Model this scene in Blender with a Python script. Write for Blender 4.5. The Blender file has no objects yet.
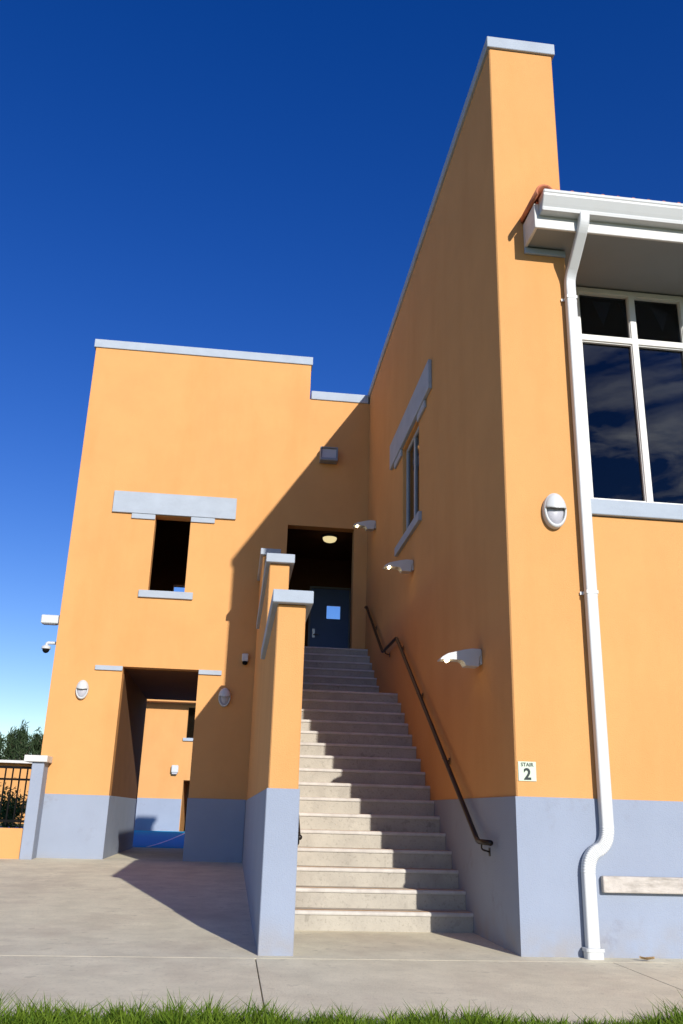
import bpy, bmesh, math, random
from mathutils import Vector, Matrix
random.seed(7)
C = bpy.context.scene.collection
PI = math.pi
D = 9.06            # depth of the tower front behind the end wall's corner
BAND = 1.22         # height of the painted base band
YF = 1.6            # level up to here
GZ = 0.18           # the ground rises gently to the tower

def gz(y):
    return 0.0 if y < YF else (GZ * (y - YF) / (D - YF) if y < D else GZ)

# ------------------------------------------------------------------ materials
def new_mat(name):
    m = bpy.data.materials.new(name); m.use_nodes = True
    nt = m.node_tree
    return m, nt, nt.nodes, nt.links, nt.nodes['Principled BSDF']

def surf(name, col, rough=0.8, vary=0.08, vscale=1.2, bump=0.15, bscale=120.0, stain=None, stain_amt=0.0,
         stain_scale=(0.8, 0.8, 0.8), metallic=0.0, spec=0.3, bump2=0.0, b2scale=6.0, speck=0.0, foot=0.0):
    m, nt, N, L, P = new_mat(name)
    P.inputs['Roughness'].default_value = rough
    P.inputs['Metallic'].default_value = metallic
    P.inputs['Specular IOR Level'].default_value = spec
    tc = N.new('ShaderNodeNewGeometry')
    n1 = N.new('ShaderNodeTexNoise'); n1.inputs['Scale'].default_value = vscale
    n1.inputs['Detail'].default_value = 6; n1.inputs['Roughness'].default_value = 0.62
    L.new(tc.outputs['Position'], n1.inputs['Vector'])
    mr = N.new('ShaderNodeMapRange')
    mr.inputs['From Min'].default_value = 0.3; mr.inputs['From Max'].default_value = 0.7
    mr.inputs['To Min'].default_value = 1 - vary; mr.inputs['To Max'].default_value = 1 + vary
    L.new(n1.outputs['Fac'], mr.inputs['Value'])
    vm = N.new('ShaderNodeVectorMath'); vm.operation = 'SCALE'
    vm.inputs[0].default_value = col
    L.new(mr.outputs['Result'], vm.inputs['Scale'])
    out = vm.outputs['Vector']
    if stain:
        mp = N.new('ShaderNodeMapping'); mp.inputs['Scale'].default_value = stain_scale
        L.new(tc.outputs['Position'], mp.inputs['Vector'])
        n2 = N.new('ShaderNodeTexNoise'); n2.inputs['Scale'].default_value = 1.0
        n2.inputs['Detail'].default_value = 8; n2.inputs['Roughness'].default_value = 0.65
        L.new(mp.outputs['Vector'], n2.inputs['Vector'])
        m2 = N.new('ShaderNodeMapRange'); m2.inputs['From Min'].default_value = 0.47; m2.inputs['From Max'].default_value = 0.72
        m2.inputs['To Max'].default_value = stain_amt
        L.new(n2.outputs['Fac'], m2.inputs['Value'])
        mx = N.new('ShaderNodeMix'); mx.data_type = 'RGBA'
        L.new(m2.outputs['Result'], mx.inputs['Factor'])
        L.new(out, mx.inputs[6]); mx.inputs[7].default_value = (*stain, 1)
        out = mx.outputs[2]
    def darken(fac, colr):
        nonlocal out
        mx = N.new('ShaderNodeMix'); mx.data_type = 'RGBA'
        L.new(fac, mx.inputs['Factor']); L.new(out, mx.inputs[6]); mx.inputs[7].default_value = (*colr, 1)
        out = mx.outputs[2]
    def rng(sock, a, b, c, d):
        r = N.new('ShaderNodeMapRange')
        for k, v in zip(('From Min', 'From Max', 'To Min', 'To Max'), (a, b, c, d)): r.inputs[k].default_value = v
        L.new(sock, r.inputs['Value']); return r.outputs['Result']
    def mul(a, b):
        m_ = N.new('ShaderNodeMath'); m_.operation = 'MULTIPLY'; L.new(a, m_.inputs[0]); L.new(b, m_.inputs[1]); return m_.outputs[0]
    def noise(scale, detail=4, vec=None):
        n = N.new('ShaderNodeTexNoise'); n.inputs['Scale'].default_value = scale; n.inputs['Detail'].default_value = detail
        L.new(vec or tc.outputs['Position'], n.inputs['Vector']); return n.outputs['Fac']
    if speck:      # grit, drips and old gum
        darken(rng(noise(38, 5), 0.56, 0.70, 0, speck), [c * 0.55 for c in col])
        darken(mul(rng(noise(9, 3), 0.62, 0.66, 0, speck), rng(noise(1.3, 2), 0.45, 0.6, 0, 1)), [c * 0.5 for c in col])
        darken(rng(noise(3.1, 6), 0.55, 0.75, 0, speck), [min(1, c * 1.22) for c in col])
    if foot:       # splash dirt along the foot of the wall
        sx = N.new('ShaderNodeSeparateXYZ'); L.new(tc.outputs['Position'], sx.inputs['Vector'])
        darken(mul(rng(sx.outputs['Z'], 0.30, 0.0, 0, foot), rng(noise(5, 6), 0.35, 0.65, 0, 1)), (0.30, 0.26, 0.21))
        darken(mul(rng(noise(2.2, 7), 0.60, 0.72, 0, foot), rng(noise(14, 4), 0.45, 0.6, 0, 1)), (0.22, 0.23, 0.27))
    L.new(out, P.inputs['Base Color'])
    if bump > 0:
        n3 = N.new('ShaderNodeTexNoise'); n3.inputs['Scale'].default_value = bscale
        n3.inputs['Detail'].default_value = 3
        L.new(tc.outputs['Position'], n3.inputs['Vector'])
        b = N.new('ShaderNodeBump'); b.inputs['Strength'].default_value = bump; b.inputs['Distance'].default_value = 0.01
        L.new(n3.outputs['Fac'], b.inputs['Height'])
        last = b
        if bump2 > 0:
            n4 = N.new('ShaderNodeTexNoise'); n4.inputs['Scale'].default_value = b2scale; n4.inputs['Detail'].default_value = 4
            L.new(tc.outputs['Position'], n4.inputs['Vector'])
            b2 = N.new('ShaderNodeBump'); b2.inputs['Strength'].default_value = bump2; b2.inputs['Distance'].default_value = 0.03
            L.new(n4.outputs['Fac'], b2.inputs['Height']); L.new(b.outputs['Normal'], b2.inputs['Normal'])
            last = b2
        L.new(last.outputs['Normal'], P.inputs['Normal'])
    return m

def emit(name, col, strength):
    m, nt, N, L, P = new_mat(name)
    P.inputs['Base Color'].default_value = (0.8, 0.8, 0.75, 1)
    P.inputs['Emission Color'].default_value = (*col, 1)
    P.inputs['Emission Strength'].default_value = strength
    return m

def glass(name, tint, see=0.5, ior=1.5):
    m, nt, N, L, P = new_mat(name)
    N.remove(P)
    o = N['Material Output']
    fr = N.new('ShaderNodeFresnel'); fr.inputs['IOR'].default_value = ior
    gl = N.new('ShaderNodeBsdfGlossy'); gl.inputs['Roughness'].default_value = 0.0
    tr = N.new('ShaderNodeBsdfTransparent'); tr.inputs['Color'].default_value = (*[see * t for t in tint], 1)
    mx = N.new('ShaderNodeMixShader')
    n = N.new('ShaderNodeTexNoise'); n.inputs['Scale'].default_value = 2.2
    g = N.new('ShaderNodeNewGeometry'); L.new(g.outputs['Position'], n.inputs['Vector'])
    b = N.new('ShaderNodeBump'); b.inputs['Strength'].default_value = 0.04; b.inputs['Distance'].default_value = 0.02
    L.new(n.outputs['Fac'], b.inputs['Height']); L.new(b.outputs['Normal'], gl.inputs['Normal'])
    L.new(fr.outputs['Fac'], mx.inputs['Fac']); L.new(tr.outputs['BSDF'], mx.inputs[1]); L.new(gl.outputs['BSDF'], mx.inputs[2])
    L.new(mx.outputs['Shader'], o.inputs['Surface'])
    return m

ORANGE = (0.61, 0.316, 0.118)
M = {}
M['orange'] = surf('orange_stucco', ORANGE, 0.9, 0.045, 1.1, 0.35, 90, stain=(0.55, 0.26, 0.085), stain_amt=0.42, stain_scale=(1.5, 1.5, 0.35), bump2=0.10, b2scale=3.5, spec=0.15)
M['band'] = surf('lavender_stucco', (0.275, 0.318, 0.40), 0.85, 0.04, 1.5, 0.35, 90, stain=(0.265, 0.30, 0.375), stain_amt=0.4, stain_scale=(2, 2, 0.8), foot=0.55, bump2=0.10, b2scale=3.5, spec=0.15)
M['coping'] = surf('pale_blue_grey_trim', (0.36, 0.41, 0.47), 0.8, 0.05, 3, 0.2, 100, stain=(0.26, 0.29, 0.33), stain_amt=0.3, stain_scale=(3, 3, 6), spec=0.2)
M['trim'] = surf('white_painted_trim', (0.60, 0.60, 0.58), 0.5, 0.03, 3, 0.05, 60, stain=(0.42, 0.36, 0.29), stain_amt=0.35, stain_scale=(2, 6, 12))
M['white'] = surf('white_enamel', (0.53, 0.55, 0.55), 0.4, 0.02, 6, 0.0, stain=(0.5, 0.48, 0.44), stain_amt=0.25, stain_scale=(5, 5, 2))
M['soffit'] = surf('grey_soffit_paint', (0.24, 0.262, 0.275), 0.8, 0.03, 2, 0.1, 60)
M['concrete'] = surf('pavement_concrete', (0.64, 0.59, 0.435), 0.92, 0.12, 2.6, 0.3, 70, stain=(0.44, 0.37, 0.28), stain_amt=0.6, stain_scale=(0.9, 0.7, 1), speck=0.35, bump2=0.05, spec=0.15)
M['stair'] = surf('stair_concrete', (0.41, 0.38, 0.32), 0.9, 0.08, 4, 0.3, 60, stain=(0.28, 0.255, 0.22), stain_amt=0.6, stain_scale=(2.5, 2, 1.6), speck=0.45, spec=0.15)
M['nosing'] = surf('sky_glint_nosing_concrete', (0.50, 0.475, 0.43), 0.7, 0.12, 9, 0.2, 60, stain=(0.36, 0.32, 0.28), stain_amt=0.5, stain_scale=(5, 2, 2))  # paler than the steps: paints the sky's glint along the tread edges
M['strip'] = surf('tan_tread_strip', (0.42, 0.25, 0.12), 0.9, 0.15, 12, 0.3, 150)
M['ledge'] = surf('weathered_concrete', (0.50, 0.46, 0.41), 0.92, 0.14, 8, 0.5, 40, stain=(0.2, 0.18, 0.15), stain_amt=0.7, stain_scale=(4, 6, 22))
M['tile'] = surf('terracotta_tile', (0.45, 0.15, 0.075), 0.85, 0.25, 9, 0.3, 60, stain=(0.16, 0.12, 0.09), stain_amt=0.6, stain_scale=(6, 6, 6))
M['bronze'] = surf('dark_bronze_metal', (0.03, 0.024, 0.02), 0.35, 0.1, 8, 0.0, metallic=0.6, spec=0.5)
M['black'] = surf('black_iron', (0.006, 0.006, 0.006), 0.8, 0.1, 8, 0.0, spec=0.1)
M['steel'] = surf('brushed_steel', (0.55, 0.55, 0.54), 0.35, 0.03, 8, 0.0, metallic=0.9)
M['greymetal'] = surf('grey_metal', (0.24, 0.26, 0.29), 0.5, 0.05, 8, 0.0, metallic=0.3)
M['door'] = surf('navy_door_paint', (0.13, 0.22, 0.48), 0.45, 0.04, 3, 0.0)
M['frame'] = surf('white_aluminium', (0.62, 0.62, 0.59), 0.4, 0.02, 5, 0.0)
M['frame_blue'] = surf('grey_blue_aluminium', (0.36, 0.41, 0.46), 0.45, 0.03, 5, 0.0)
M['lens'] = surf('frosted_grey_lens', (0.42, 0.42, 0.46), 0.35, 0.03, 20, 0.0, spec=0.5)
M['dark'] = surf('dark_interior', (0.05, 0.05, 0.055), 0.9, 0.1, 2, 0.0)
M['brown'] = surf('shade_brown_paint', (0.15, 0.066, 0.022), 0.9, 0.1, 2, 0.0)  # brown paint, also stands in for the deep shade indoors
M['pennant'] = surf('pale_paper_pennant', (0.75, 0.75, 0.75), 0.9, 0.05, 4, 0.0)
M['blue'] = surf('blue_court_paint', (0.006, 0.34, 0.62), 0.9, 0.06, 2, 0.1, 60, spec=0.05)
M['line'] = surf('white_line_paint', (0.75, 0.78, 0.8), 0.8, 0.05, 6, 0.0)
M['sign'] = surf('mint_plastic', (0.52, 0.60, 0.47), 0.4, 0.01, 6, 0.0)
M['ink'] = surf('dark_green_ink', (0.02, 0.03, 0.03), 0.6, 0.02, 6, 0.0)
M['bark'] = surf('grey_bark', (0.12, 0.09, 0.07), 0.95, 0.2, 8, 0.4, 30)
M['soil'] = surf('lawn_ground', (0.06, 0.085, 0.03), 1.0, 0.25, 3, 0.4, 40)
M['lamp'] = emit('lit_lamp', (1.0, 0.78, 0.42), 22.0)
M['ceil_lamp'] = emit('warm_diffuser', (1.0, 0.82, 0.42), 0.75)
M['glass'] = glass('dark_window_glass', (0.75, 0.85, 1.0), 0.42, 1.52)
M['clear'] = glass('clear_pane', (0.95, 0.98, 1.0), 0.98, 1.45)

def leaf_mat(name, c1, c2, scale=1.5):
    m, nt, N, L, P = new_mat(name)
    P.inputs['Roughness'].default_value = 0.6
    P.inputs['Specular IOR Level'].default_value = 0.08
    g = N.new('ShaderNodeNewGeometry')
    n = N.new('ShaderNodeTexNoise'); n.inputs['Scale'].default_value = scale; n.inputs['Detail'].default_value = 5
    L.new(g.outputs['Position'], n.inputs['Vector'])
    ad = N.new('ShaderNodeMath'); ad.operation = 'MULTIPLY_ADD'
    L.new(g.outputs['Random Per Island'], ad.inputs[0]); ad.inputs[1].default_value = 0.5
    sb = N.new('ShaderNodeMath'); sb.operation = 'SUBTRACT'; L.new(n.outputs['Fac'], sb.inputs[0]); sb.inputs[1].default_value = 0.25
    L.new(sb.outputs[0], ad.inputs[2])
    mx = N.new('ShaderNodeMix'); mx.data_type = 'RGBA'
    L.new(ad.outputs[0], mx.inputs['Factor']); mx.inputs[6].default_value = (*c1, 1); mx.inputs[7].default_value = (*c2, 1)
    L.new(mx.outputs[2], P.inputs['Base Color'])
    tl = N.new('ShaderNodeBsdfTranslucent'); L.new(mx.outputs[2], tl.inputs['Color'])
    ms = N.new('ShaderNodeMixShader'); ms.inputs['Fac'].default_value = 0.2
    L.new(P.outputs['BSDF'], ms.inputs[1]); L.new(tl.outputs['BSDF'], ms.inputs[2])
    L.new(ms.outputs['Shader'], N['Material Output'].inputs['Surface'])
    return m
M['grass'] = leaf_mat('grass_blades', (0.03, 0.09, 0.006), (0.20, 0.28, 0.03), 11)
M['needle'] = leaf_mat('dark_needles', (0.022, 0.045, 0.02), (0.07, 0.10, 0.045), 0.8)
M['shrub_green'] = leaf_mat('shrub_leaves', (0.03, 0.06, 0.015), (0.10, 0.14, 0.04), 1.5)
M['shrub_red'] = leaf_mat('reddish_leaves', (0.09, 0.03, 0.02), (0.16, 0.09, 0.035), 1.5)

# ------------------------------------------------------------------ object helpers
def obj(name, bm, mat, parent=None, smooth=False, bevel=0.0, seg=1):
    me = bpy.data.meshes.new(name)
    bmesh.ops.recalc_face_normals(bm, faces=bm.faces[:])
    bm.to_mesh(me); bm.free()
    o = bpy.data.objects.new(name, me); C.objects.link(o)
    me.materials.append(mat)
    if smooth:
        for p in me.polygons: p.use_smooth = True
    if parent is not None:
        o.parent = parent
        o.matrix_parent_inverse = Matrix.Translation(-parent.location) if parent.type == 'EMPTY' else Matrix.Identity(4)
    if bevel > 0:
        b = o.modifiers.new('bevel', 'BEVEL'); b.width = bevel; b.segments = seg; b.limit_method = 'ANGLE'; b.angle_limit = math.radians(35)
    return o

def tag(o, label=None, cat=None, group=None, kind=None):
    if label: o['label'] = label
    if cat: o['category'] = cat
    if group: o['group'] = group
    if kind: o['kind'] = kind
    return o

def thing(name, label, cat, loc=(0, 0, 0), group=None):
    o = bpy.data.objects.new(name, None); C.objects.link(o); o.location = loc
    o.empty_display_size = 0.2
    return tag(o, label, cat, group)

def copy_tree(o, parent=None):
    c = o.copy(); C.objects.link(c)
    if parent is not None:
        c.parent = parent
    for ch in list(o.children):
        copy_tree(ch, c)
    return c

def csg(adds, subs=(), bm=None):
    """union of axis-aligned boxes minus boxes, as a clean skin"""
    bm = bm or bmesh.new()
    al = list(adds) + list(subs)
    ax = [sorted({round(b[i], 5) for b in al} | {round(b[i + 1], 5) for b in al}) for i in (0, 2, 4)]
    nx, ny, nz = (len(a) - 1 for a in ax)
    occ = {}
    def inside(b, p): return b[0] < p[0] < b[1] and b[2] < p[1] < b[3] and b[4] < p[2] < b[5]
    for i in range(nx):
        for j in range(ny):
            for k in range(nz):
                p = [(ax[0][i] + ax[0][i + 1]) / 2, (ax[1][j] + ax[1][j + 1]) / 2, (ax[2][k] + ax[2][k + 1]) / 2]
                occ[i, j, k] = any(inside(b, p) for b in adds) and not any(inside(b, p) for b in subs)
    vs = {}
    def v(i, j, k):
        if (i, j, k) not in vs: vs[i, j, k] = bm.verts.new((ax[0][i], ax[1][j], ax[2][k]))
        return vs[i, j, k]
    F = {(-1, 0, 0): ((0,0,0),(0,0,1),(0,1,1),(0,1,0)), (1, 0, 0): ((1,0,0),(1,1,0),(1,1,1),(1,0,1)),
         (0,-1, 0): ((0,0,0),(1,0,0),(1,0,1),(0,0,1)), (0, 1, 0): ((0,1,0),(0,1,1),(1,1,1),(1,1,0)),
         (0, 0,-1): ((0,0,0),(0,1,0),(1,1,0),(1,0,0)), (0, 0, 1): ((0,0,1),(1,0,1),(1,1,1),(0,1,1))}
    for (i, j, k), o in occ.items():
        if not o: continue
        for d, q in F.items():
            if not occ.get((i + d[0], j + d[1], k + d[2]), False):
                bm.faces.new([v(i + a, j + b, k + c) for a, b, c in q])
    return bm

def box(x0, x1, y0, y1, z0, z1, bm=None):
    bm = bm or bmesh.new()
    vs = [bm.verts.new((x, y, z)) for x in (x0, x1) for y in (y0, y1) for z in (z0, z1)]
    for f in ((0,1,3,2),(4,6,7,5),(0,4,5,1),(2,3,7,6),(0,2,6,4),(1,5,7,3)):
        bm.faces.new([vs[i] for i in f])
    return bm

def prism(pts, axis, a0, a1, bm=None):
    """extrude a 2-D outline along an axis; pts are the two other coordinates in x,y,z order"""
    bm = bm or bmesh.new()
    def P(p, a):
        c = list(p); c.insert(axis, a); return c
    A = [bm.verts.new(P(p, a0)) for p in pts]; B = [bm.verts.new(P(p, a1)) for p in pts]
    bm.faces.new(A); bm.faces.new(B[::-1])
    for i in range(len(pts)):
        j = (i + 1) % len(pts); bm.faces.new((A[i], B[i], B[j], A[j]))
    return bm

def sweep(path, prof, up=Vector((1, 0, 0)), bm=None, scales=None, cap=True):
    bm = bm or bmesh.new()
    path = [Vector(p) for p in path]; rings = []
    for i, p in enumerate(path):
        a = (path[i] - path[i - 1]).normalized() if i else (path[1] - path[0]).normalized()
        b = (path[i + 1] - path[i]).normalized() if i < len(path) - 1 else a
        t = (a + b).normalized()
        u = (up - t * up.dot(t)).normalized(); w = t.cross(u)
        k = 1 / max(0.5, math.sqrt(max(0.0, (1 + a.dot(b)) / 2)))
        s = scales[i] if scales else 1
        # widen along the bend so the section stays constant through a mitre
        bend = (b - a); bend = bend.normalized() if bend.length > 1e-4 else None
        ring = []
        for q in prof:
            d = u * q[0] * s + w * q[1] * s
            if bend is not None: d += bend * d.dot(bend) * (k - 1)
            ring.append(bm.verts.new(p + d))
        rings.append(ring)
    n = len(prof)
    for r0, r1 in zip(rings, rings[1:]):
        for i in range(n):
            bm.faces.new((r0[i], r0[(i + 1) % n], r1[(i + 1) % n], r1[i]))
    if cap:
        bm.faces.new(rings[0][::-1]); bm.faces.new(rings[-1])
    return bm

def circ(r, n=12): return [(r * math.cos(2 * PI * i / n), r * math.sin(2 * PI * i / n)) for i in range(n)]

def lathe(prof, n=20, centre=(0, 0, 0), axis=2, bm=None):
    bm = bm or bmesh.new(); rings = []
    c = Vector(centre)
    for r, h in prof:
        ring = []
        for i in range(n):
            a = 2 * PI * i / n
            p = [r * math.cos(a), r * math.sin(a)]; p.insert(axis, h)
            ring.append(bm.verts.new(c + Vector(p)))
        rings.append(ring)
    for r0, r1 in zip(rings, rings[1:]):
        for i in range(n): bm.faces.new((r0[i], r0[(i + 1) % n], r1[(i + 1) % n], r1[i]))
    bm.faces.new(rings[0]); bm.faces.new(rings[-1])
    return bm

def rounded(path, r=0.05, n=5):
    path = [Vector(p) for p in path]; out = [path[0]]
    for a, b, c in zip(path, path[1:], path[2:]):
        d0 = (a - b).normalized() * r; d1 = (c - b).normalized() * r
        for i in range(n + 1):
            t = i / n
            out.append((b + d0) * (1 - t) ** 2 + b * 2 * t * (1 - t) + (b + d1) * t * t)
    out.append(path[-1]); return out

def text_mesh(s, size, loc, depth=0.002, bold=0.0):
    cu = bpy.data.curves.new('lettering', 'FONT'); cu.body = s; cu.size = size; cu.extrude = depth; cu.align_x = 'CENTER'
    cu.offset = bold
    t = bpy.data.objects.new('lettering_curve', cu); C.objects.link(t)
    bpy.context.view_layer.update()
    me = bpy.data.meshes.new_from_object(t.evaluated_get(bpy.context.evaluated_depsgraph_get()))
    bpy.data.objects.remove(t); bpy.data.curves.remove(cu)
    bm = bmesh.new(); bm.from_mesh(me); bpy.data.meshes.remove(me)
    R = Matrix.Translation(loc) @ Matrix.Rotation(PI / 2, 4, 'X')
    bmesh.ops.transform(bm, matrix=R, verts=bm.verts)
    return bm

# ------------------------------------------------------------------ the ground
bm = bmesh.new()
ys = [-400, -60, -2.4, 0, YF, D, 14.2, 60, 900]; xs = [-700, -14, -3, 12, 700]
vv = [[bm.verts.new((x, y, gz(y) - 0.055)) for x in xs] for y in ys]
for a, b in zip(vv, vv[1:]):
    for i in range(len(xs) - 1): bm.faces.new((a[i], a[i + 1], b[i + 1], b[i]))
tag(obj('ground', bm, M['soil']), kind='structure')

def slab(x0, x1, y0, y1, lift, bm):
    vs = [bm.verts.new((x, y, gz(y) + dz)) for dz in (lift - 0.12, lift) for y in (y0, y1) for x in (x0, x1)]
    for f in ((0,2,3,1),(4,5,7,6),(0,1,5,4),(2,6,7,3),(0,4,6,2),(1,3,7,5)): bm.faces.new([vs[i] for i in f])
jx = [-24.55, -21.75, -18.95, -16.15, -13.3, -10.5, -7.7, -4.92, -2.135, 0.65, 3.43, 6.2, 9.0, 11.8, 14.6, 17.4]
bm = bmesh.new()
for a, b in zip(jx, jx[1:]): slab(a + 0.004, b - 0.004, -2.4, -0.2325, 0.0, bm)
tag(obj('sidewalk', bm, M['concrete'], bevel=0.002), kind='structure')
bm = bmesh.new()
slab(-24.55, 0.0, -0.231, 0.0, 0.001, bm)
slab(0.0, 17.4, -0.231, 0.0, 0.001, bm)
slab(-24.55, -2.115, 0.0, YF, 0.001, bm); slab(-24.55, -2.115, YF, D, 0.001, bm); slab(-1.85, -0.01, 0.0, 1.5, 0.001, bm)
slab(-4.6, -2.9, D, 14.3, 0.001, bm)
tag(obj('patio', bm, M['concrete']), kind='structure')
bm = bmesh.new(); slab(-12, 6, 14.3, 29.99, 0.012, bm)
tag(obj('blue_court', bm, M['blue']), kind='structure')
bm = bmesh.new()
prev = None
for x, y in ((-4.22, 14.32), (-4.12, 16.2), (-4.04, 19.4), (-3.99, 24.0), (-3.97, 29.9)):
    cur = [bm.verts.new((x + dx, y, GZ + 0.016)) for dx in (-0.035, 0.035)]
    if prev: bm.faces.new((prev[0], prev[1], cur[1], cur[0]))
    prev = cur
tag(obj('court_line', bm, M['line']), kind='structure')

# lawn: blades
def blades(n, x0, x1, y0, y1, rnd, hmin, hmax, wid, bm, edge=0.0):
    for _ in range(n):
        x = rnd.uniform(x0, x1); y = rnd.uniform(y0, y1)
        t = 0.5 + 0.5 * math.sin(x * 2.1 + 1.3 * math.sin(x * 0.9)) * math.sin(y * 1.7 + x)
        h = rnd.uniform(hmin, hmax) * (0.7 + 0.5 * t)
        a = rnd.uniform(0, 2 * PI); w = wid * rnd.uniform(0.7, 1.3)
        lean = rnd.uniform(0.1, 0.9) * h; la = rnd.uniform(0, 2 * PI)
        dx, dy = math.cos(a) * w / 2, math.sin(a) * w / 2
        lx, ly = math.cos(la) * lean, math.sin(la) * lean
        z0 = -0.055
        p = [(x - dx, y - dy, z0), (x + dx, y + dy, z0),
             (x + dx * .8 + lx * .3, y + dy * .8 + ly * .3, z0 + h * .6), (x - dx * .8 + lx * .3, y - dy * .8 + ly * .3, z0 + h * .6),
             (x + lx, y + ly, z0 + h)]
        v = [bm.verts.new(q) for q in p]
        bm.faces.new(v[:4]); bm.faces.new((v[3], v[2], v[4]))
rnd = random.Random(3)
bm = bmesh.new()
for _ in range(2100):
    cx0 = rnd.uniform(-5.2, 2.4); cy0 = -2.36 - 0.40 * rnd.random() ** 1.4
    hh = rnd.uniform(0.6, 1.15) * (0.85 + 0.2 * math.sin(cx0 * 3.1) * math.sin(cx0 * 1.3 + 1))
    blades(rnd.randint(6, 16), cx0 - 0.035, cx0 + 0.035, cy0 - 0.03, cy0 + 0.03, rnd, 0.11 * hh, 0.20 * hh, 0.0095, bm)
blades(9000, -5.2, 2.4, -2.75, -2.40, rnd, 0.06, 0.11, 0.008, bm)
blades(16000, -5.2, 2.4, -4.2, -2.7, rnd, 0.06, 0.11, 0.006, bm)
blades(9000, -12, 9, -7, -2.42, rnd, 0.05, 0.10, 0.008, bm)
tag(obj('lawn_grass', bm, M['grass']), 'short uneven green grass along the edge of the concrete pavement', 'grass', kind='stuff')

# ------------------------------------------------------------------ the right building: end wall and classroom wing
H = 9.44; W = 0.7465
right = thing('school_building', 'orange stucco building on the right with tall end wall, tiled eave and white windows', 'building', (0.4, 0.2, 0))
obj('end_wall', csg([(0, W, 0, D, -0.2, H)], [(-0.5, 0.16, 3.98, 5.25, 5.08, 6.62)]), M['orange'], right, bevel=0.012)
bnd = csg([(-0.013, 9.0, -0.013, -0.0005, -0.2, BAND), (-0.013, 0.0, -0.0005, 0.0, -0.2, BAND), (-0.013, 0.0, 0.0, D - 0.002, -0.2, BAND)])
obj('base_band', bnd, M['band'], right, bevel=0.008)
obj('coping', csg([(-0.03, W + 0.03, -0.03, D + 0.3, H, H + 0.155)]), M['coping'], right, bevel=0.006)
# the window in the flank
lt = csg([(-0.05, -0.001, 3.10, 6.20, 6.64, 7.09)])
lt = csg([(-0.035, -0.001, 3.45, 3.97, 6.52, 6.638), (-0.035, -0.001, 5.26, 5.85, 6.52, 6.638)], bm=lt)
obj('lintel', lt, M['coping'], right, bevel=0.005)
obj('window_sill', csg([(-0.05, 0.14, 3.80, 5.66, 4.94, 5.078)]), M['coping'], right, bevel=0.005)
wf = csg([(0.06, 0.12, 3.985, 5.245, 5.085, 6.615)], [(0, 1, 4.045, 4.585, 5.14, 6.56), (0, 1, 4.645, 5.185, 5.14, 6.56)])
wfo = tag(obj('window', wf, M['frame_blue'], right, bevel=0.004), 'narrow two pane window in the shaded flank wall')
obj('pane', csg([(0.085, 0.091, 4.045, 4.585, 5.14, 6.56)]), M['glass'], wfo)
obj('pane', csg([(0.085, 0.091, 4.645, 5.185, 5.14, 6.56)]), M['glass'], wfo)

# wing: lower wall, recessed window wall above
XE = 9.0
obj('wing_wall', csg([(W, XE, 0.0, 0.28, -0.2, 3.79), (W, XE, 0.28, 0.85, 3.55, 3.93), (XE - 0.3, XE, 0.28, 9.0, -0.2, 6.95), (W, XE - 0.3, 8.7, 9.0, -0.2, 6.95),
                      (4.7, XE - 0.3, 0.0, 0.3, 3.93, 6.75)]), M['orange'], right, bevel=0.01)
obj('window_sill', csg([(W + 0.002, 4.75, -0.045, 0.30, 3.792, 3.945)]), M['coping'], right, bevel=0.006)
obj('concrete_ledge', csg([(0.685, 5.2, -0.075, -0.014, 0.487, 0.615)]), M['ledge'], right, bevel=0.012, seg=2)
WY = 0.60
xm = [1.085, 1.735, 2.35, 2.965, 3.58, 4.195, 4.7]
fr_sub = []
for a, b in zip(xm, xm[1:]):
    fr_sub += [(a + 0.036, b - 0.036, 0, 2, 4.19, 6.055), (a + 0.036, b - 0.036, 0, 2, 6.125, 6.67)]
wn = tag(obj('window', csg([(1.055, 4.74, WY - 0.03, WY + 0.07, 3.932, 6.735)], fr_sub), M['frame'], right, bevel=0.005), 'wide white framed window of tall dark panes')
trim_b = bmesh.new()
for a, b in zip(xm, xm[1:]):
    for z0, z1 in ((4.19, 6.055), (6.125, 6.67)):
        csg([(a + 0.03, b - 0.03, WY - 0.012, WY + 0.02, z0 - 0.006, z1 + 0.006)], [(a + 0.044, b - 0.044, -1, 2, z0 + 0.012, z1 - 0.012)], bm=trim_b)
obj('glazing_bead', trim_b, M['frame'], wn)
for a, b in zip(xm, xm[1:]):
    obj('pane', csg([(a + 0.045, b - 0.045, WY + 0.021, WY + 0.027, 4.20, 6.05)]), M['glass'], wn)
    obj('pane', csg([(a + 0.045, b - 0.045, WY + 0.021, WY + 0.027, 6.135, 6.66)]), M['glass'], wn)
obj('window_jamb', csg([(W, 1.055, WY - 0.02, WY + 0.25, 3.932, 6.735)]), M['orange'], right)
# dark room behind the glass
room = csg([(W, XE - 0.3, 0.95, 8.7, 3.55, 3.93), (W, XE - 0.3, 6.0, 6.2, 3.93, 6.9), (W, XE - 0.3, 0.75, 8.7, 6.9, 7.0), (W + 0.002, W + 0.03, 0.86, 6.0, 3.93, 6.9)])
obj('classroom_interior', room, M['dark'], right)

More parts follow.
